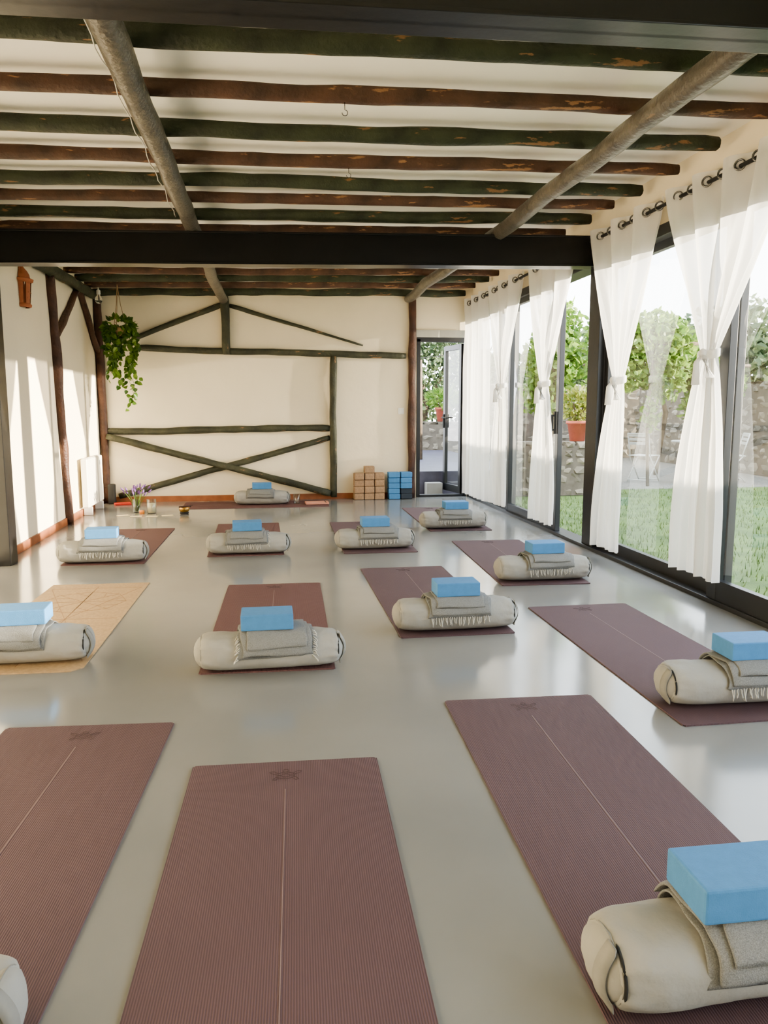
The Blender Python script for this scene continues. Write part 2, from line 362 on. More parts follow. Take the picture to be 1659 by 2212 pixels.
# ---------------------------------------------------------------- curtains
XC = XR-.11
for a, b in ((6.62, 10.5), (2.6, 6.42)):
    rod = mkobj('curtain_rod', *g_tube([(XC, a, 2.63), (XC, b, 2.63)], .013, 12), M_dark, smooth=True, label='black metal curtain rod above the glass doors', cat='curtain rod', group='curtain rods')
    for y in (a+.1, (a+b)/2, b-.1): mkobj('bracket', *g_box((XC+.05, y, 2.63), (.10, .015, .02)), M_dark, parent=rod)
    for y in (a-.02, b+.02): mkobj('finial', *g_lathe([(.004, -.02), (.016, -.015), (.018, 0), (.016, .015), (.004, .02)], 12, (XC, y, 2.63), 'Y'), M_dark, parent=rod, smooth=True)
def smooth(t): t = max(0, min(1, t)); return t*t*(3-2*t)
def curtain(yt0, yt1, yb0, yb1, tie=None, zb=.09, nf=7, seed=0, label=''):
    NU, NV = 150, 96; V = []; F = []; zt = 2.695; nb = 9.3
    for j in range(NV+1):
        v = j/NV; z = zt+(zb-zt)*v
        a, b = yt0+(yb0-yt0)*v, yt1+(yb1-yt1)*v; A = .055-.014*min(1, v*4)
        if tie:
            yc, hw, ztie = tie
            if z > ztie:
                s = (z-ztie)/(zt-ztie); k = smooth(s**.75)*.45+s*.55
                a, b = yc-hw+(yt0-yc+hw)*k, yc+hw+(yt1-yc-hw)*k
                A = .024+.030*k
            else:
                s = (ztie-z)/(ztie-zb); k = 1-(1-min(1, s*1.1))**1.9
                a, b = yc-hw+(yb0-yc+hw)*k, yc+hw+(yb1-yc-hw)*k
                A = .024+.012*k
        for i in range(NU+1):
            u = i/NU
            uu = u+.035*noise.noise(Vector((u*3.3, v*1.8, seed)))*min(1, v*4)*math.sin(PI*u)
            y = a+(b-a)*uu
            mg = smooth((v-.03)/.30)
            f1 = math.sin(2*PI*nf*uu); f1 = math.copysign(abs(f1)**.75, f1)
            f2 = math.sin(2*PI*nb*.6*uu+seed)*.7+math.sin(2*PI*nb*uu+seed*2)*.45
            x = XC+A*(f1*(1-.8*mg)+f2*.95*mg)*(1+.5*noise.noise(Vector((u*7, v*1.3, seed+5)))*v)
            x += (.016*noise.noise(Vector((u*14, v*3.5, seed)))+.006*noise.noise(Vector((u*30, v*9, seed))))*v
            if tie:
                d = math.exp(-((z-tie[2])/.10)**2); x = XC+(x-XC)*(1-.25*d)
            zz = z-(.014*noise.noise(Vector((u*6, 3, seed))) if v > .95 else 0)
            V.append((x, y, zz))
    for j in range(NV):
        for i in range(NU):
            k = j*(NU+1)+i; F.append([k, k+1, k+NU+2, k+NU+1])
    o = mkobj('curtain', V, F, M_curtain, smooth=True, label=label, cat='curtain', group='white curtains on the glass doors')
    for k in range(2*nf):
        y = yt0+(yt1-yt0)*(k+.04 if k == 0 else k)/(2*nf)
        Mx = Matrix.Rotation(math.radians(-48), 4, 'Z') @ Matrix.Rotation(PI/2, 4, 'X')
        mkobj('grommet', *g_torus((XC-.014, y, 2.632), .028, .0065, Mx, 18, 6), M_chrome, parent=o, smooth=True)
    if tie:
        yc, hw, ztie = tie
        band = []
        for q in range(24):
            a = 2*PI*q/24
            for dz, rr in ((-.028, .98), (-.02, 1.06), (.02, 1.06), (.028, .98)):
                band.append((XC+.05*rr*math.cos(a), yc+(hw+.012)*rr*math.sin(a), ztie+dz+.012*math.cos(a)))
        bf = [[q*4+e, ((q+1) % 24)*4+e, ((q+1) % 24)*4+e+1, q*4+e+1] for q in range(24) for e in range(3)]
        kn = g_lathe([(.005, -.03), (.02, -.02), (.026, 0), (.02, .02), (.005, .03)], 10, (XC-.06, yc-hw*.4, ztie))
        t1 = g_tube([(XC-.06, yc-hw*.4, ztie), (XC-.075, yc-hw*.4-.06, ztie-.04), (XC-.07, yc-hw*.4-.11, ztie-.15)], [.008, .022, .034], 8, flat=(1, .35))
        t2 = g_tube([(XC-.06, yc-hw*.4, ztie), (XC-.08, yc-hw*.4+.03, ztie-.05), (XC-.07, yc-hw*.4+.05, ztie-.19)], [.008, .018, .03], 8, flat=(1, .35))
        mkobj('tieback', *g_join((band, bf), kn, t1, t2), M_curtain, parent=o, smooth=True)
    return o
curtain(9.42, 10.46, 9.38, 10.45, None, .06, 3, 1, 'white eyelet curtain hanging straight beside the door')
curtain(8.16, 9.34, 8.62, 9.14, (8.80, .075, 1.50), .09, 3, 2, 'white eyelet curtain tied at mid height')
curtain(6.72, 7.90, 7.08, 7.70, (7.40, .080, 1.48), .10, 3, 3, 'white eyelet curtain tied beside the open doorway')
curtain(5.20, 6.36, 5.66, 6.14, (5.76, .070, 1.46), .10, 3, 4, 'white eyelet curtain tied at mid height')
curtain(3.78, 5.13, 4.30, 4.88, (4.52, .080, 1.58), .17, 4, 5, 'white eyelet curtain tied with a knotted band')

# ---------------------------------------------------------------- mats
def circ(cx, cy, rx, ry, n=20, a0=0, a1=2*PI): return [(cx+rx*math.cos(a0+(a1-a0)*i/n), cy+ry*math.sin(a0+(a1-a0)*i/n), 0) for i in range(n+1)]
def mat_obj(cx, cy, rz, w=.645, L=1.84, m=M_mat, lab='plum ribbed rubber yoga mat on the concrete floor'):
    bm = bmesh.new(); bmesh.ops.create_cube(bm, size=1)
    for v in bm.verts: v.co = Vector((v.co.x*w, v.co.y*L, v.co.z*.006+.003))
    ve = [e for e in bm.edges if abs(e.verts[0].co.z-e.verts[1].co.z) > .004]
    bmesh.ops.bevel(bm, geom=ve, offset=.008, segments=3, affect='EDGES')
    bm.verts.index_update()
    V = [v.co.copy() for v in bm.verts]; F = [[q.index for q in f.verts] for f in bm.faces]; bm.free()
    o = mkobj('yoga_mat', V, F, m, loc=(cx, cy, .0005), rot=(0, 0, math.radians(rz)), label=lab, cat='yoga mat', group='yoga mats on the floor')
    zt = .0064; y0 = L/2-.20
    mkobj('alignment_line', *g_box((0, (y0-L/2+.25)/2-.0, zt), (.0032, y0+L/2-.25, .0008)), M_embl, parent=o)
    ey = L/2-.105
    r = .0015; paths = [circ(0, ey, .030, .024), circ(0, ey+.034, .010, .010, 12), circ(0, ey, .016, .012, 6)]
    for sx in (-1, 1):
        paths.append([(sx*.024, ey+.015, 0), (sx*.040, ey+.030, 0), (sx*.056, ey+.028, 0), (sx*.050, ey+.018, 0), (sx*.029, ey+.006, 0)])
        paths.append([(sx*.022, ey-.016, 0), (sx*.034, ey-.032, 0), (sx*.044, ey-.030, 0), (sx*.040, ey-.020, 0), (sx*.028, ey-.008, 0)])
        paths.append([(sx*.016, ey, 0), (sx*.030, ey, 0)])
    paths.append([(0, ey+.012, 0), (0, ey+.024, 0)]); paths.append([(0, ey-.012, 0), (0, ey-.024, 0), (0, ey-.036, 0)])
    paths = [[(p[0], p[1], zt) for p in q] for q in paths]
    mkobj('emblem', *g_join(*[g_tube(q, r, 4, flat=(1, .5)) for q in paths]), M_emb, parent=o)
    return o
RL = 'maroon ribbed rubber yoga mat on the concrete floor'
mat_obj(-.766, 2.12, -3.8)
mat_obj(.012, 1.685, -2.2)
mat_obj(1.02, 2.145, -2.2)
mat_obj(1.93, 3.60, 0)
mat_obj(.013, 4.49, -1.7, m=M_matr, lab=RL)
mat_obj(1.03, 4.92, 0)
mat_obj(1.99, 6.02, -2.5)
mat_obj(-1.295, 7.23, -1.2, m=M_matr, lab=RL)
mat_obj(-.195, 7.44, .5, m=M_matr, lab=RL)
mat_obj(.98, 7.39, -.8)
mat_obj(1.97, 8.46, -1)
mat_obj(-.14, 10.02, 90, m=M_matr, lab='maroon yoga mat laid crosswise before the end wall')
def corkmat(cx, cy, rz, w=.66, L=1.88):
    c = .05; P = [(-w/2+c, -L/2), (w/2-c, -L/2), (w/2, -L/2+c), (w/2, L/2), (-w/2, L/2), (-w/2, -L/2+c)]
    n = len(P); V = [(x, y, 0) for x, y in P]+[(x, y, .005) for x, y in P]
    F = [list(range(n))[::-1], [n+i for i in range(n)]]+[[i, (i+1) % n, n+(i+1) % n, n+i] for i in range(n)]
    o = mkobj('yoga_mat', V, F, M_corkmat, loc=(cx, cy, .0005), rot=(0, 0, math.radians(rz)), label='tan cork yoga mat with engraved geometric lines', cat='yoga mat', group='yoga mats on the floor')
    segs = []
    for i in range(8):
        a = PI*2*i/8
        for cyy, rr in ((.42, .27), (-.42, .27)):
            segs.append([(0, cyy), (rr*math.cos(a), cyy+rr*math.sin(a))])
            b = a+PI/4
            segs.append([(rr*math.cos(a), cyy+rr*math.sin(a)), (rr*math.cos(b), cyy+rr*math.sin(b))])
            segs.append([(rr*.55*math.cos(a), cyy+rr*.55*math.sin(a)), (rr*math.cos(a+PI/8)*.95, cyy+rr*math.sin(a+PI/8)*.95)])
    segs += [[(0, -.85), (0, .85)], [(-.3, 0), (.3, 0)], [(-.3, .8), (.3, -.8)], [(.3, .8), (-.3, -.8)], [(-.3, .8), (.3, .8)], [(-.3, -.78), (.3, -.78)]]
    mkobj('engraving', *g_join(*[g_tube([(a[0], a[1], .0052), (b[0], b[1], .0052)], .0022, 4, flat=(1, .4)) for a, b in segs]), M_corkline, parent=o)
corkmat(-1.20, 4.66, -1.5)

# ---------------------------------------------------------------- bolster / blanket / block prototypes
BL = .68; RW, RH = .113, .089
def build_bolster(side=1):
    NX, NA = 72, 56; V = []; F = []
    for i in range(NX+1):
        t = -1+2*i/NX; x = t*(BL/2-.012)
        e = (1-abs(t)**6)**.5 if abs(t) < 1 else 0
        rr = .74+.26*e
        sag = 1-.09*math.exp(-(x/.17)**2)
        for k in range(NA):
            a = 2*PI*k/NA; c, s = math.cos(a), math.sin(a)
            q = (abs(c)**2.3+abs(s)**2.3)**(-1/2.3)
            wr = 1+.06*noise.noise(Vector((x*7, c*1.5, s*1.5)))+.04*noise.noise(Vector((x*20, c*2.5+4, s*2.5)))*(.3+abs(t))
            wr += .030*math.sin(a*13+4*noise.noise(Vector((x*6, a*1.5, 1))))*abs(t)**6
            V.append((x, c*RW*q*rr*wr, max(.0, RH+s*RH*q*rr*(wr*sag if s > 0 else 1.0))))
    for i in range(NX):
        for k in range(NA): F.append([i*NA+k, i*NA+(k+1) % NA, (i+1)*NA+(k+1) % NA, (i+1)*NA+k])
    F.append(list(range(NA))); F.append([NX*NA+k for k in range(NA)])
    o = mkobj('bolster', V, F, M_linen, smooth=True)
    for sx in (-1, 1):
        prof = [(.001, .030), (.025, .028), (.045, .023), (.062, .015), (.074, .005), (.080, -.008), (.080, -.016)]
        v, f = g_lathe([(r, z) for r, z in prof], 32, (0, 0, 0), 'X')
        v = [Vector((sx*(BL/2-.012+p.x+.005*noise.noise(p*25+Vector((0, 0, sx)))), p.y*1.06*(1+.05*noise.noise(p*20)), RH+p.z*.90)) for p in v]
        mkobj('end_panel', v, f, M_linen, parent=o, smooth=True)
        v, f = g_torus((0, 0, 0), .082, .0016, Matrix.Rotation(PI/2, 4, 'Y'), 32, 6)
        v = [Vector((sx*(BL/2-.015)+p.x, p.y*1.06, RH+p.z*.90)) for p in v]
        mkobj('seam_piping', v, f, M_linend, parent=o, smooth=True)
    V = []; F = []; n = 20
    for i in range(n+1):
        z = -.072+.144*i/n
        for w in (-.062, -.028):
            r = math.hypot(w/1.06, z/.9); bulge = .030*(1-min(1, (r/.084)**2.2))
            V.append((side*(BL/2-.012+bulge+.004+.004*math.sin(PI*i/n)), w, RH+z))
    for i in range(n): F.append([2*i, 2*i+1, 2*i+3, 2*i+2])
    h = mkobj('carry_handle', V, F, M_linend, parent=o, smooth=True)
    sm = h.modifiers.new('thick', 'SOLIDIFY'); sm.thickness = .003; sm.offset = 0
    zp = []
    for i in range(15):
        a = math.radians(118+i*80/14)
        zp.append((side*(BL/2-.018), math.cos(a)*.086*1.06, RH+math.sin(a)*.086*.92))
    mkobj('zip_opening', *g_tube(zp, [.001]+[.0034]*13+[.001], 8), M_dark, parent=o, smooth=True)
    return o

def arc_path(extra, s0, s1, n=30):
    P = []
    for i in range(n+1):
        a = math.radians(s0+(s1-s0)*i/n); c, s = math.cos(a), math.sin(a)
        q = (abs(c)**2.5+abs(s)**2.5)**(-1/2.5)
        z = RH+s*(RH+extra)*q; z = min(z, 2*RH*.955+extra)
        P.append((c*(RW+extra)*q, z))
    return P
def layer(x0, x1, t, P, seed, skew=0, w=.02):
    V = []; F = []; N = len(P); m = 40
    for i, (y, z) in enumerate(P):
        a = P[max(i-1, 0)]; b = P[min(i+1, N-1)]
        T = Vector((0, b[0]-a[0], b[1]-a[1])).normalized(); Nn = Vector((0, T.z, -T.y))
        if Nn.dot(Vector((0, y, z-RH))) < 0: Nn = -Nn
        endk = .5 if i in (0, N-1) else 1
        w0 = x0+w*noise.noise(Vector((i*.13, seed, 0)))+skew*(i/N); w1 = x1+w*noise.noise(Vector((i*.13, seed, 7)))+skew*(i/N)
        for k in range(m):
            an = 2*PI*k/m; c, s = math.cos(an), math.sin(an); q = (abs(c)**4+abs(s)**4)**(-1/4)
            x = (w0+w1)/2+c*q*(w1-w0)/2
            h = s*q*t/2*endk*(1+.5*noise.noise(Vector((x*7, i*.13, seed+3))))
            V.append(Vector((x, y+.010*noise.noise(Vector((x*8, seed, 1)))*(1 if i < 4 else 0), z+.010*noise.noise(Vector((x*6, seed, 5)))*(1 if i < 3 else 0)))+Nn*(h+.003*noise.noise(Vector((x*9, i*.17, seed)))))
    for i in range(N-1):
        for k in range(m): F.append([i*m+k, i*m+(k+1) % m, (i+1)*m+(k+1) % m, (i+1)*m+k])
    F.append(list(range(m))[::-1]); F.append([(N-1)*m+k for k in range(m)])
    return V, F
def build_blanket(kind, w=.36):
    rr = random.Random(kind)
    th = .011
    s0 = (178, 188, 180, 183)[kind]
    P1 = arc_path(th*.6, s0, 0 if kind != 2 else 20); P2 = arc_path(th*1.75, s0-7, 25); P3 = arc_path(th*2.7, s0-26, 45)
    g = g_join(layer(-w/2, w/2, th*1.1, P1, kind*3+1, .02, .014), layer(-w/2+.022, w/2-.008, th*1.4, P2, kind*3+2, -.012, .014), layer(-w/2+.045, w/2-.04, th*1.1, P3, kind*3+5, .01, .012))
    o = mkobj('folded_blanket', *g, M_blanket, smooth=True)
    def strand(p, d, L, out):
        pts = []
        for i in range(6):
            t = i/5
            pts.append(Vector(p)+Vector(d)*L*t*(1-.3*t*out)+Vector((rr.uniform(-.002, .002), rr.uniform(-.002, .002), -L*.45*t*t*out)))
        return g_tube(pts, [.0022, .0026, .0024, .0024, .003, .002], 5)
    if kind in (0, 2):
        gs = []
        y, z = P1[0]; n = 26 if kind == 0 else 18
        for i in range(n):
            x = (-w/2+.02)+(w-.04)*i/(n-1)*(1 if kind == 0 else .85)
            gs.append(strand((x, y-.002, z+.003), (rr.uniform(-.25, .25), -.12+rr.uniform(-.15, .1), -1), rr.uniform(.035, .055), 0))
        mkobj('fringe', *g_join(*gs), M_fringe, parent=o, smooth=True)
    if kind in (1, 2):
        for sx in ((-1, 1) if kind == 1 else (1,)):
            gs = []
            for i in range(0, 13):
                y, z = P1[i]
                gs.append(strand((sx*(w/2-.010)+.02*(i/30), y*1.02, z+.004), (sx*.9, rr.uniform(-.4, .3)-.2, -.3+rr.uniform(-.3, .4)), rr.uniform(.026, .044), .9))
            mkobj('fringe', *g_join(*gs), M_fringe, parent=o, smooth=True)
    return o
def build_block(mat):
    return mkobj('yoga_block', *g_box((0, 0, .038), (.245, .160, .076), .006, 2), mat)
def copytree(o):
    n = o.copy(); scene.collection.objects.link(n)
    for c in o.children:
        k = c.copy(); scene.collection.objects.link(k); k.parent = n
    return n
protoB = build_bolster(1); protoBm = build_bolster(-1); protoK = [build_blanket(i) for i in range(4)]; protoBl = build_block(M_block)
# x, y, rotation, blanket kind, blanket dx, block rot, block dx, mirrored
ST = [(1.005, 1.40, 2, 3, .025, -3, -.025, 1), (1.975, 2.90, -2, 0, .06, 1, .035, 1), (0, 3.64, 1, 1, .02, -1, -.012, 0),
      (1.040, 4.14, 0, 0, .0, 0, 0, 0), (-1.225, 3.90, 0, 3, -.03, 2, .03, 0), (1.975, 5.27, -1, 0, .02, 2, .01, 0),
      (-1.325, 6.42, 2, 0, -.0, 2, 0, 0), (-.165, 6.63, 0, 2, -.02, 2, -.01, 0), (.94, 6.70, 1, 0, .02, 0, .0, 0), (1.91, 7.73, 1, 0, 0, 0, .02, 0),
      (-.065, 10.03, 0, 3, -.02, 1, 0, 0), (-.845, 1.45, -3, 3, -.1, 0, -.05, 0), (.0, .86, -2, 3, 0, 0, 0, 0)]
used = set(); first = {0: True, 1: True}
for i, (x, y, rz, kd, dx, br, bdx, mir) in enumerate(ST):
    pb = protoBm if mir else protoB
    b = pb if first[mir] else copytree(pb)
    first[mir] = False
    b.location = (x, y, .0075); b.rotation_euler = (0, 0, math.radians(rz))
    tag(b, 'beige linen bolster lying across the cork mat' if i == 4 else 'beige linen bolster lying across a yoga mat', 'bolster', 'bolsters on yoga mats')
    if kd not in used: k = protoK[kd]; used.add(kd)
    else: k = copytree(protoK[kd])
    c, s = math.cos(math.radians(rz)), math.sin(math.radians(rz))
    k.location = (x+dx*c, y+dx*s, .009); k.rotation_euler = (0, 0, math.radians(rz+R.uniform(-3, 3)))
    tag(k, 'folded grey wool blanket lying over a bolster' if kd == 3 else 'folded grey wool blanket with fringe over a bolster', 'blanket', 'folded blankets on bolsters')
    q = protoBl if i == 0 else copytree(protoBl)
    q.location = (x+bdx, y-.01, .009+2*RH*.955+.031); q.rotation_euler = (0, 0, math.radians(rz+br))
    tag(q, 'blue foam yoga block on a folded blanket', 'yoga block', 'blue foam yoga blocks')

def stack(x0, cols, rows, bw, bh, mats, lab, grp, y, d=.15, skip=()):
    for r_ in range(rows):
        for c in range(cols):
            m = mats(r_, c)
            mkobj('yoga_block', *g_box((0, 0, bh/2), (bw-.009, d, bh-.003), .010, 2), m, loc=(x0+bw*(c+.5)+R.uniform(-.004, .004), y+R.uniform(-.015, .015), .001+r_*bh), rot=(0, 0, R.uniform(-.02, .02)),
                  label=lab(m), cat='yoga block', group=grp)
stack(1.17, 3, 4, .142, .091, lambda r_, c: M_cork, lambda m: 'brown cork yoga block in a stack by the wall', 'stacked cork blocks', 10.40)
mkobj('yoga_block', *g_box((0, 0, .045), (.136, .15, .089), .010, 2), M_cork, loc=(1.385, 10.40, .366), label='brown cork yoga block on top of the stack', cat='yoga block', group='stacked cork blocks')
stack(1.645, 2, 5, .165, .074, lambda r_, c: M_blockd if (r_ == 1 and c == 1) or (r_ == 0 and c == 1) else M_block, lambda m: 'dark foam yoga block in a stack' if m == M_blockd else 'blue foam yoga block in a stack by the wall', 'stacked foam blocks', 10.40)

# ---------------------------------------------------------------- small items
sb = mkobj('singing_bowl', *g_lathe([(.001, 0), (.035, .001), (.055, .02), (.062, .045), (.060, .065), (.056, .065), (.057, .045), (.05, .02), (.03, .008), (.001, .008)], 28), M_brass, smooth=True, loc=(-.97, 9.26, .018), label='small brass singing bowl on a cushion ring', cat='singing bowl')
mkobj('cushion', *g_torus((0, 0, -.004), .04, .013, n=24), M_dark, parent=sb, smooth=True)
mkobj('mallet', *g_tube([(-.055, -.03, .07), (.07, .05, .068)], [.011, .009], 10), M_brownpost, parent=sb, smooth=True)
gm = nmat('clear_glassware', (.9, .92, .9), .05); gm.node_tree.nodes['Principled BSDF'].inputs['Transmission Weight'].default_value = 1
def jar(name, loc, r, h, lab, cat):
    return mkobj(name, *g_lathe([(.001, 0), (r*.9, 0), (r, .006), (r, h), (r-.003, h), (r-.003, .008), (.001, .006)], 24), M_glass, smooth=True, loc=loc, label=lab, cat=cat)
j = jar('candle_jar', (-1.36, 9.38, 0), .055, .17, 'cream candle in a clear glass jar', 'candle')
mkobj('candle', *g_lathe([(.001, .008), (.048, .008), (.048, .12), (.04, .122), (.001, .118)], 20), M_candle, parent=j, smooth=True)
v = jar('flower_vase', (-1.55, 9.50, 0), .045, .16, 'glass vase of purple lavender flowers', 'vase')
st = []; fl = []
for i in range(34):
    a = R.uniform(0, 2*PI); sp = R.uniform(.02, .15); h = R.uniform(.20, .30)
    p = (math.cos(a)*sp, math.sin(a)*sp, h); st.append(g_tube([(math.cos(a)*.012, math.sin(a)*.012, .01), (p[0]*.5, p[1]*.5, h*.6), p], .002, 5))
    fl.append(g_tube([p, (p[0]*1.15, p[1]*1.15, h+.02), (p[0]*1.25, p[1]*1.25, h+.04)], [.007, .011, .004], 6))
mkobj('stems', *g_join(*st), M_vine, parent=v); mkobj('flowers', *g_join(*fl), M_lav, parent=v, smooth=True)
mkobj('speaker', *g_box((0, 0, .13), (.09, .10, .26), .015), M_dark, loc=(-2.0, 10.40, 0), label='small black speaker standing in the corner', cat='speaker')
mkobj('red_book', *g_box((0, 0, .012), (.20, .14, .022), .003), M_red, loc=(-1.85, 10.28, .001), rot=(0, 0, .3), label='small red book lying on the floor', cat='book')
mkobj('tea_light', *g_lathe([(.001, 0), (.028, 0), (.03, .03), (.026, .04), (.001, .04)], 18), M_orange, smooth=True, loc=(-1.47, 9.36, 0), label='small orange candle beside the vase', cat='candle')
for k, (x, y, r_) in enumerate(((-1.15, 9.14, .2), (-1.32, 9.10, -.1), (-1.66, 9.22, .5), (-1.5, 9.12, .1))):  # cream slabs paint a faint yellow sun patch onto the floor
    mkobj('sun_patch_slab', *g_box((0, 0, .002), (.13, .08, .003)), M_candle, loc=(x, y, .001), rot=(0, 0, r_), label='thin cream slab standing for a faint sun patch on the floor', cat='sun_patch_slab', group='painted sun patch slabs on the floor')
jar('drinking_glass', (.38, 10.00, .007), .042, .13, 'empty clear drinking glass on the mat', 'glass')
nb = mkobj('notebook', *g_box((0, 0, .012), (.30, .2, .022), .003), M_salmon, loc=(.64, 9.96, .008), rot=(0, 0, .03), label='salmon notebook with elastic strap on the mat', cat='notebook')
mkobj('strap', *g_box((.11, 0, .0245), (.012, .2, .002)), M_dark, parent=nb)
rad = mkobj('radiator', *g_box((0, 0, 0), (.07, .84, .56), .014, 3), nmat('cream_enamel', (.88, .84, .74), .4, .03), loc=(XL+.075, 9.62, .38), label='white electric radiator standing against the wall', cat='radiator')
mkobj('grille', *g_join(*[g_box((.0, -.38+.03*i, .282), (.045, .012, .008)) for i in range(26)]), M_cable, parent=rad)
mkobj('foot', *g_box((0, -.3, -.329), (.10, .03, .10), .006), M_white, parent=rad)
mkobj('foot', *g_box((0, .3, -.329), (.10, .03, .10), .006), M_white, parent=rad)
mkobj('control_panel', *g_box((.037, .30, .20), (.006, .12, .06), .002), M_cable, parent=rad)

def lantern():
    seg = 20
    prof = [(.05, -.16), (.062, -.155), (.065, -.14), (.055, -.13), (.062, -.05), (.068, .02), (.082, .03), (.085, .045), (.062, .055), (.058, .08), (.045, .105), (.028, .125), (.018, .14), (.024, .155), (.018, .17), (.008, .19), (.002, .21)]
    V = []; F = []
    for r_, z in prof:
        for k in range(seg+1):
            a = -PI/2+PI*k/seg; V.append((r_*math.cos(a), r_*1.15*math.sin(a), z))
    n = seg+1
    for i in range(len(prof)-1):
        for k in range(seg):
            if i in (3, 4) and k in (3, 4, 9, 10, 15, 16): continue
            F.append([i*n+k, i*n+k+1, (i+1)*n+k+1, (i+1)*n+k])
    return g_join((V, F), g_box((.004, 0, .0), (.006, .10, .30)))
lo = mkobj('wall_lantern', *lantern(), M_terra, loc=(XL+.005, 7.50, 2.33), label='terracotta domed wall lantern with cut openings', cat='lantern')
lo.scale = (1.2, 1.2, 1.2)
mkobj('window_bars', *g_join(g_box((.055, 0, -.05), (.006, .07, .008)), g_box((.05, 0, -.09), (.006, .07, .008)), g_box((.052, 0, -.07), (.006, .008, .05))), M_terra, parent=lo)
bl = mkobj('pendant_bulb', *g_lathe([(.001, 0), (.03, .006), (.045, .04), (.04, .075), (.02, .105), (.018, .12)], 20), gm, smooth=True, loc=(-1.98, 10.05, 2.50), label='clear glass bulb hanging from a lamp holder', cat='light bulb')
mkobj('socket', *g_lathe([(.02, .11), (.024, .115), (.024, .16), (.008, .17), (.004, .20)], 16), M_white, parent=bl, smooth=True)

def leafgeo(p, d, up, L, w, fold=.15):
    d = d.normalized(); s = d.cross(up)
    if s.length < 1e-3: s = d.cross(Vector((1, 0, 0)))
    s.normalize(); n = s.cross(d).normalized()
    V = [p, p+d*L*.25+s*w*.5+n*w*fold, p+d*L*.6+s*w*.42+n*w*fold, p+d*L, p+d*L*.6-s*w*.42+n*w*fold, p+d*L*.25-s*w*.5+n*w*fold, p+d*L*.5]
    return V, [[0, 1, 6], [1, 2, 6], [2, 3, 6], [3, 4, 6], [4, 5, 6], [5, 0, 6]]
def rv(r_=R):
    while True:
        v = Vector((r_.uniform(-1, 1), r_.uniform(-1, 1), r_.uniform(-1, 1)))
        if .1 < v.length < 1: return v.normalized()
def hanging_plant():
    e = mkobj('hanging_plant', *g_lathe([(.001, 0), (.06, 0), (.08, .03), (.09, .10), (.095, .12), (.088, .12), (.08, .10), (.001, .09)], 20), M_rope, smooth=True, loc=(-1.74, 9.95, 2.10), label='trailing pothos in a pot hung by rope', cat='hanging plant')
    gs = []; st = []
    for i in range(140):
        v = rv(); v.z = v.z*.7+.2; p = Vector((v.x*.155, v.y*.15, .09+v.z*.14))
        gs.append(leafgeo(p, (v+rv()*.5+Vector((0, 0, -.5))), rv(), R.uniform(.06, .095), R.uniform(.045, .07)))
    vines = [(R.uniform(-.16, .18), R.uniform(-.13, .13), R.choice([.3, .4, .5, .55, .65])) for _ in range(16)]+[(.06, -.03, .98), (.13, -.02, .85), (-.02, 0, .72), (.18, 0, .6), (.10, .04, .90), (-.15, 0, .62)]
    for x, y, L in vines:
        pts = []; n = int(L/.05)
        for i in range(n+1):
            t = i/n; z = .12+.05*math.sin(min(1, t*6)*PI)-L*t
            wob = .03*math.sin(i*.7+x*30)
            pts.append(Vector((x*min(1, .5+t*4)+wob, y*min(1, .5+t*4), z)))
        st.append(g_tube(pts, .0025, 5))
        for i, p in enumerate(pts):
            for _ in range(2 if i < n*.6 else 1):
                d = rv(); d.z = -abs(d.z)-.3
                gs.append(leafgeo(p+rv()*.02, d, Vector((0, -1, .4))+rv()*.6, R.uniform(.055, .085), R.uniform(.042, .065)))
    mkobj('foliage', *g_join(*gs), M_leaf, parent=e); mkobj('vines', *g_join(*st), M_leaf, parent=e)
    top = Vector((0, 0, .62)); rp = []
    for a in (0, 2.1, 4.2): rp.append(g_tube([(.09*math.cos(a), .09*math.sin(a), .11), (.03*math.cos(a), .03*math.sin(a), .38), top], .004, 6))
    mkobj('rope_hanger', *g_join(*rp), M_rope, parent=e)
hanging_plant()

# ---------------------------------------------------------------- garden
box('lawn', (XR+.12, -12, -.16), (24, 11.6, -.06), M_lawn, label='sunny green lawn outside the glass doors', cat='lawn', kind='stuff')
box('gravel_terrace', (XR+.12, 11.6, -.16), (24, 34, -.06), M_gravel, label='pale gravel terrace beyond the lawn', cat='gravel', kind='stuff')
box('gravel_path', (-8, YB+.15, -.16), (XR+.12, 34, -.06), M_gravel, label='pale gravel path behind the building', cat='gravel', kind='stuff')
gs = []
for i in range(9000):
    x = 3.05+R.random()**1.4*6; y = R.uniform(3.5, 11.5)
    if y > 10.6 and x < 5.1: continue
    p = Vector((x, y, -.06)); h = R.uniform(.03, .07)
    d = Vector((R.uniform(-.5, .5), R.uniform(-.5, .5), 1)); s = Vector((R.uniform(-1, 1), R.uniform(-1, 1), 0)).normalized()*.005
    gs.append(([p-s, p+s, p+d*h], [[0, 1, 2]]))
mkobj('grass', *g_join(*gs), islandmat('grass_blade', (.05, .09, .02), (.17, .23, .07), .7, .3), label='short grass blades of the lawn', cat='grass', kind='stuff')

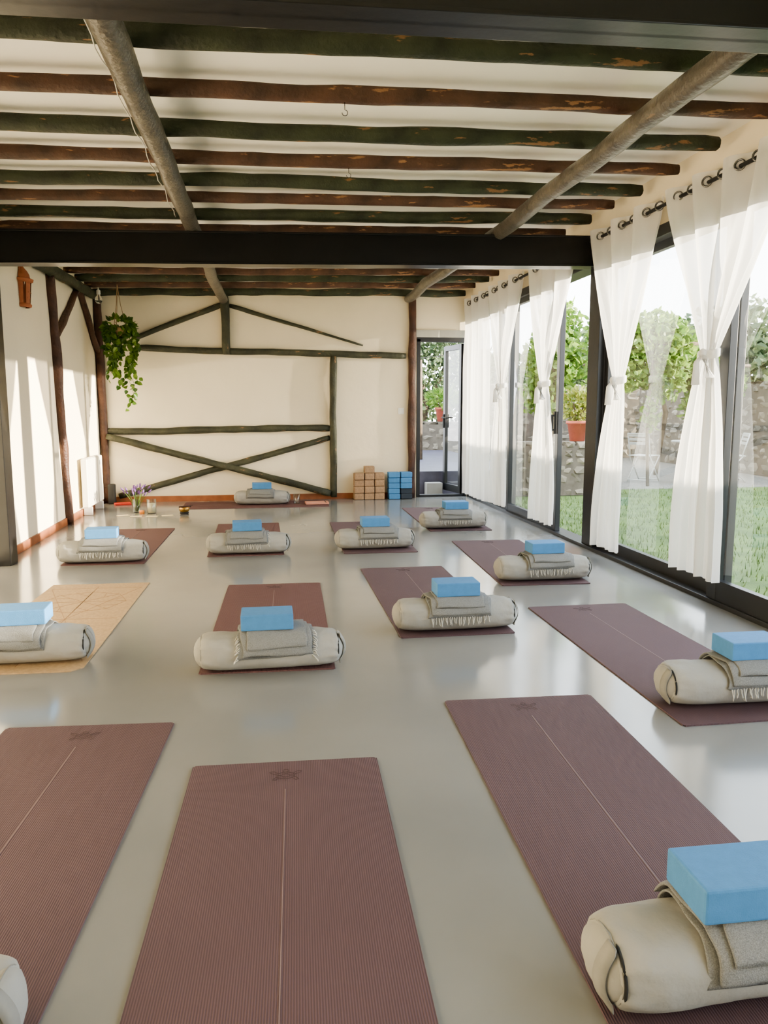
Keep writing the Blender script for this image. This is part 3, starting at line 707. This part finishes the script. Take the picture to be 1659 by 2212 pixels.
ZG = -.054
def stonewall(p0, p1, h, th, sz, lab, z0=ZG, nm='stone_wall'):
    p0 = Vector(p0); p1 = Vector(p1); L = (p1-p0).length; d = (p1-p0).normalized(); nrm = Vector((-d.y, d.x, 0))
    core = g_box(tuple((p0+p1)/2+Vector((0, 0, z0+h/2-.03))), (L, th*.84, h-.06), 0, M=Matrix.Rotation(math.atan2(d.y, d.x), 4, 'Z')); gs = []
    bm = bmesh.new(); bmesh.ops.create_icosphere(bm, subdivisions=2, radius=1); bm.verts.index_update()
    base = [v.co.copy() for v in bm.verts]; bf = [[q.index for q in f.verts] for f in bm.faces]; bm.free()
    z = z0+.01
    while z < z0+h-.02:
        rh = R.uniform(.7, 1.3)*sz*.75; s = 0
        while s < L:
            w = R.uniform(.7, 1.7)*sz; c = p0+d*(s+w/2)+Vector((0, 0, z+rh/2+R.uniform(-.2, .2)*rh)); sd = R.random()*100
            V = []
            for b in base:
                q = Vector((abs(b.x)**.6*math.copysign(1, b.x), abs(b.y)**.6*math.copysign(1, b.y), abs(b.z)**.6*math.copysign(1, b.z)))
                q *= .95+.3*noise.noise(b*1.3+Vector((sd, 0, 0)))
                pt = c+d*q.x*w*.53+nrm*q.y*th*.5+Vector((0, 0, q.z*rh*.58)); pt.z = min(max(pt.z, z0+.001), z0+h)
                V.append(pt)
            gs.append((V, bf)); s += w
        z += rh
    o = mkobj(nm, *g_join(*gs), M_stone, label=lab, cat='stone wall')
    mkobj('wall_core', *core, M_mortar, parent=o)
    return o
stonewall((3.35, 11.0, 0), (4.95, 11.05, 0), .80, .4, .17, 'low dry stone wall carrying a terracotta pot')
stonewall((9.6, -4, 0), (9.6, 18.6, 0), 1.80, .4, .24, 'long rubble stone garden boundary wall')
stonewall((5.6, 19.2, 0), (9.9, 19.2, 0), 1.9, .4, .26, 'rubble stone wall behind the terrace')
stonewall((.5, 17.3, 0), (5.0, 17.3, 0), .98, .4, .20, 'low stone wall beyond the wooden deck')

def tree(loc, blobs, n, ls, mat, trunk, lab, nm='tree', cat='tree', seed=0):
    e = mkobj(nm, *g_join(*[g_tube(t, rr_, 8, jit=.3) for t, rr_ in trunk]), M_trunk, smooth=True, loc=loc, label=lab, cat=cat)
    gs = []; tot = sum(b[3]*b[4]*b[5] for b in blobs)
    for b in blobs:
        k = int(n*b[3]*b[4]*b[5]/tot)
        for _ in range(k):
            v = rv()*R.random()**.35
            p = Vector((b[0]+v.x*b[3], b[1]+v.y*b[4], b[2]+v.z*b[5]))
            gs.append(leafgeo(p, rv(), rv(), R.uniform(.7, 1.3)*ls, R.uniform(.6, 1)*ls*.8))
    mkobj('foliage', *g_join(*gs), mat, parent=e)
    return e
tree((7.5, 13.9, ZG), [(0, 0, 2.10, 1.5, .5, .45), (-1.2, -.1, 1.75, .45, .4, .5), (1.1, 0, 1.75, .6, .4, .5), (-.4, 0, 2.7, .9, .4, .40), (-1.2, 0, 2.7, .40, .3, .40), (.6, -.1, 1.3, .3, .2, .3)], 5600, .13, M_vine,
     [([(-1.4, 0, 0), (-1.4, 0, 2.1)], .05), ([(1.6, 0, 0), (1.6, 0, 2.1)], .05), ([(-1.6, 0, 2.1), (1.8, 0, 2.1)], .035), ([(0, .1, 0), (.1, 0, 1.2), (-.2, 0, 2.1)], .04)], 'leafy grapevine on a rustic pole trellis', 'grapevine', 'grapevine')
tree((6.2, 12.0, ZG), [(0, 0, 2.40, .85, .3, .36), (-.4, 0, 1.95, .35, .25, .4), (.35, 0, 1.85, .35, .25, .45), (.1, 0, 1.2, .16, .12, .3)], 2300, .12, M_vine,
     [([(-.6, 0, 0), (-.6, 0, 2.4)], .035), ([(-.8, 0, 2.3), (.9, 0, 2.35)], .03), ([(.1, 0, 0), (.05, .03, 1.1), (.1, 0, 2.2)], .025)], 'leafy grapevine climbing a thin pole frame', 'grapevine', 'grapevine')
tree((4.7, 12.2, ZG), [(0, 0, 2.1, .5, .5, .55), (.1, .1, 2.7, .35, .35, .35), (-.2, 0, 1.5, .4, .4, .35)], 1700, .12, M_vine,
     [([(0, 0, 0), (.05, 0, 1.2), (0, .1, 2.3)], .06)], 'bright green leafy tree behind the low wall')
for (x, y, z, s, n) in ((13.6, 21, ZG, 1.9, 2600), (10.3, 25.5, ZG, 1.7, 2200), (6.8, 23.5, ZG, 1.3, 1800), (13.5, 14.5, ZG, 1.6, 2400)):
    tree((x, y, z), [(0, 0, 1.9*s*.8, 1.1*s, 1.1*s, .8*s), (.4*s, 0, 1.3*s, .9*s, .9*s, .7*s)], n, .26, M_olive, [([(0, 0, 0), (.1, 0, 1.6*s)], .14)], 'grey-green garden tree beyond the wall')
tree((3.8, 18.7, ZG), [(0, 0, 1.9, 1.5, .7, 1.2), (-1.2, 0, 2.8, 1.0, .7, 1.0), (.6, 0, 3.1, .9, .7, .9)], 4600, .13, M_olive,
     [([(0, 0, 0), (.1, 0, 1.4), (-.2, 0, 2.6)], .08), ([(.1, 0, 1.2), (.7, 0, 2.6)], .04)], 'dense oleander shrub beyond the deck', 'oleander', 'shrub')
box('wooden_deck', (1.4, 11.3, ZG), (4.0, 16.9, .30), M_deck, .01, label='dark wooden deck outside the door', cat='deck')
box('deck_step', (2.34, 11.10, ZG), (2.58, 11.28, .14), nmat('pale_concrete', (.30, .30, .29), .8, .1), .01, label='pale concrete step before the deck', cat='step')
def potted(loc, r_, h, mat_l, n, blob, ls, lab, nm='potted_plant'):
    o = mkobj(nm, *g_lathe([(.001, 0), (r_*.68, 0), (r_*.95, h*.85), (r_*1.08, h*.85), (r_*1.08, h), (r_*.92, h), (r_*.9, h*.88), (.001, h*.85)], 24), M_pot, smooth=True, loc=loc, label=lab, cat='potted plant')
    gs = []
    for _ in range(n):
        v = rv()*R.random()**.4; p = Vector((v.x*blob[0], v.y*blob[0], h+blob[1]*.85+v.z*blob[1]))
        gs.append(leafgeo(p, v+rv()*.5+Vector((0, 0, .3)), rv(), ls*R.uniform(.7, 1.2), ls*.6))
    mkobj('foliage', *g_join(*gs), mat_l, parent=o)
    mkobj('stems', *g_join(*[g_tube([(0, 0, h*.8), (blob[0]*.6*math.cos(a), blob[0]*.6*math.sin(a), h+blob[1])], .012, 6) for a in (0, 1.3, 2.5, 3.8, 5)]), M_trunk, parent=o)
potted((4.62, 11.02, .750), .16, .30, M_succ, 520, (.24, .26), .085, 'red clay pot with a yellow-green succulent')
potted((4.0, 17.3, .930), .17, .32, M_vine, 420, (.38, .22), .10, 'red clay pot with leafy plant on wall')
def bistro():
    fr_ = []
    def T(a, b, r_=.011): fr_.append(g_tube([a, b], r_, 8))
    for sx in (-.19, .19):
        T((sx, -.22, 0.012), (sx, .16, .46)); T((sx, .22, 0.012), (sx, -.2, .46)); T((sx, .14, .44), (sx, .25, .85))
    T((-.19, .25, .85), (.19, .25, .85)); T((-.19, .2, .04), (.19, .2, .04)); T((-.19, -.2, .04), (.19, -.2, .04))
    MP = nmat('pale_painted_metal', (.42, .42, .40), .5, .05)
    o = mkobj('bistro_chair', *g_join(*fr_), MP, smooth=True, loc=(6.6, 12.75, ZG), rot=(0, 0, 2.2), label='white folding metal bistro chair on gravel', cat='chair')
    mkobj('seat', *g_join(*[g_box((0, -.18+.06*i, .465), (.4, .05, .012), .003) for i in range(7)]), MP, parent=o)
    mkobj('backrest', *g_join(*[g_box((0, .205+.018*i, .68+.07*i), (.38, .012, .045), .003) for i in range(3)]), MP, parent=o)
    c = copytree(o); c.location = (8.1, 12.5, ZG); c.rotation_euler = (0, 0, -1.9)
    for q in (o, c): q['group'] = 'bistro chairs on the terrace'; q['category'] = 'chair'; q['label'] = 'white folding metal bistro chair on gravel'
    t = mkobj('bistro_table', *g_lathe([(.001, .70), (.33, .70), (.34, .715), (.33, .73), (.001, .73)], 28), MP, smooth=False, loc=(7.35, 12.5, ZG), label='round white metal bistro table on gravel', cat='table')
    for a in (0, 2.1, 4.2):
        mkobj('leg', *g_tube([(.24*math.cos(a), .24*math.sin(a), 0), (.05*math.cos(a), .05*math.sin(a), .4), (.2*math.cos(a), .2*math.sin(a), .71)], .012, 8), MP, parent=t, smooth=True)
bistro()
mkobj('wooden_post', *g_tube([(2.80, 13.9, .302), (2.78, 13.9, 2.1)], .05, 8, jit=.2), M_trunk, label='weathered wooden post carrying string lights', cat='post', smooth=True)
sl = mkobj('string_light', *g_tube([(1.6, 13.8, 2.25), (2.8, 13.8, 2.13), (4.2, 13.9, 2.3)], .006, 6), M_dark, smooth=True, label='string of round garden bulbs on the post', cat='string light')
for x, z in ((2.2, 2.18), (2.65, 2.14), (3.3, 2.16)): mkobj('bulb', *g_lathe([(.001, -.07), (.03, -.05), (.028, -.02), (.012, 0)], 10, (x, 13.8, z)), M_white, smooth=True, parent=sl)

# ---------------------------------------------------------------- light
w = bpy.data.worlds.new('sky'); scene.world = w; w.use_nodes = True; nt = w.node_tree
bg = nt.nodes['Background']; tc = nt.nodes.new('ShaderNodeTexCoord'); sx = nt.nodes.new('ShaderNodeSeparateXYZ'); cr = nt.nodes.new('ShaderNodeValToRGB')
nt.links.new(tc.outputs['Generated'], sx.inputs[0]); nt.links.new(sx.outputs['Z'], cr.inputs[0]); nt.links.new(cr.outputs[0], bg.inputs[0])
cr.color_ramp.elements[0].color = (.96, .98, 1, 1); cr.color_ramp.elements[0].position = .0
cr.color_ramp.elements[1].color = (.80, .90, 1, 1); cr.color_ramp.elements[1].position = .6
bg.inputs[1].default_value = 4.6
sun = bpy.data.lights.new('sun', 'SUN'); sun.energy = 19; sun.angle = .009; sun.color = (1, .87, .68)
so = bpy.data.objects.new('sun', sun); scene.collection.objects.link(so)
so.rotation_euler = Vector((-5, 1.0, -.74)).to_track_quat('-Z', 'Y').to_euler(); so.location = (12, -1, 6)

# ---------------------------------------------------------------- camera
cam = bpy.data.cameras.new('camera'); co = bpy.data.objects.new('camera', cam); scene.collection.objects.link(co)
cam.sensor_fit = 'VERTICAL'; cam.sensor_height = 36; cam.lens = 36*1661/2212; cam.clip_start = .02
co.location = (0, 0, 1.25)
p = math.radians(7.75); t = math.radians(8.7)
co.rotation_euler = (PI/2-p, 0, -t)
scene.camera = co
scene.view_settings.view_transform = 'AgX'
try: scene.view_settings.look = 'AgX - Medium High Contrast'
except Exception: pass
scene.view_settings.exposure = .64
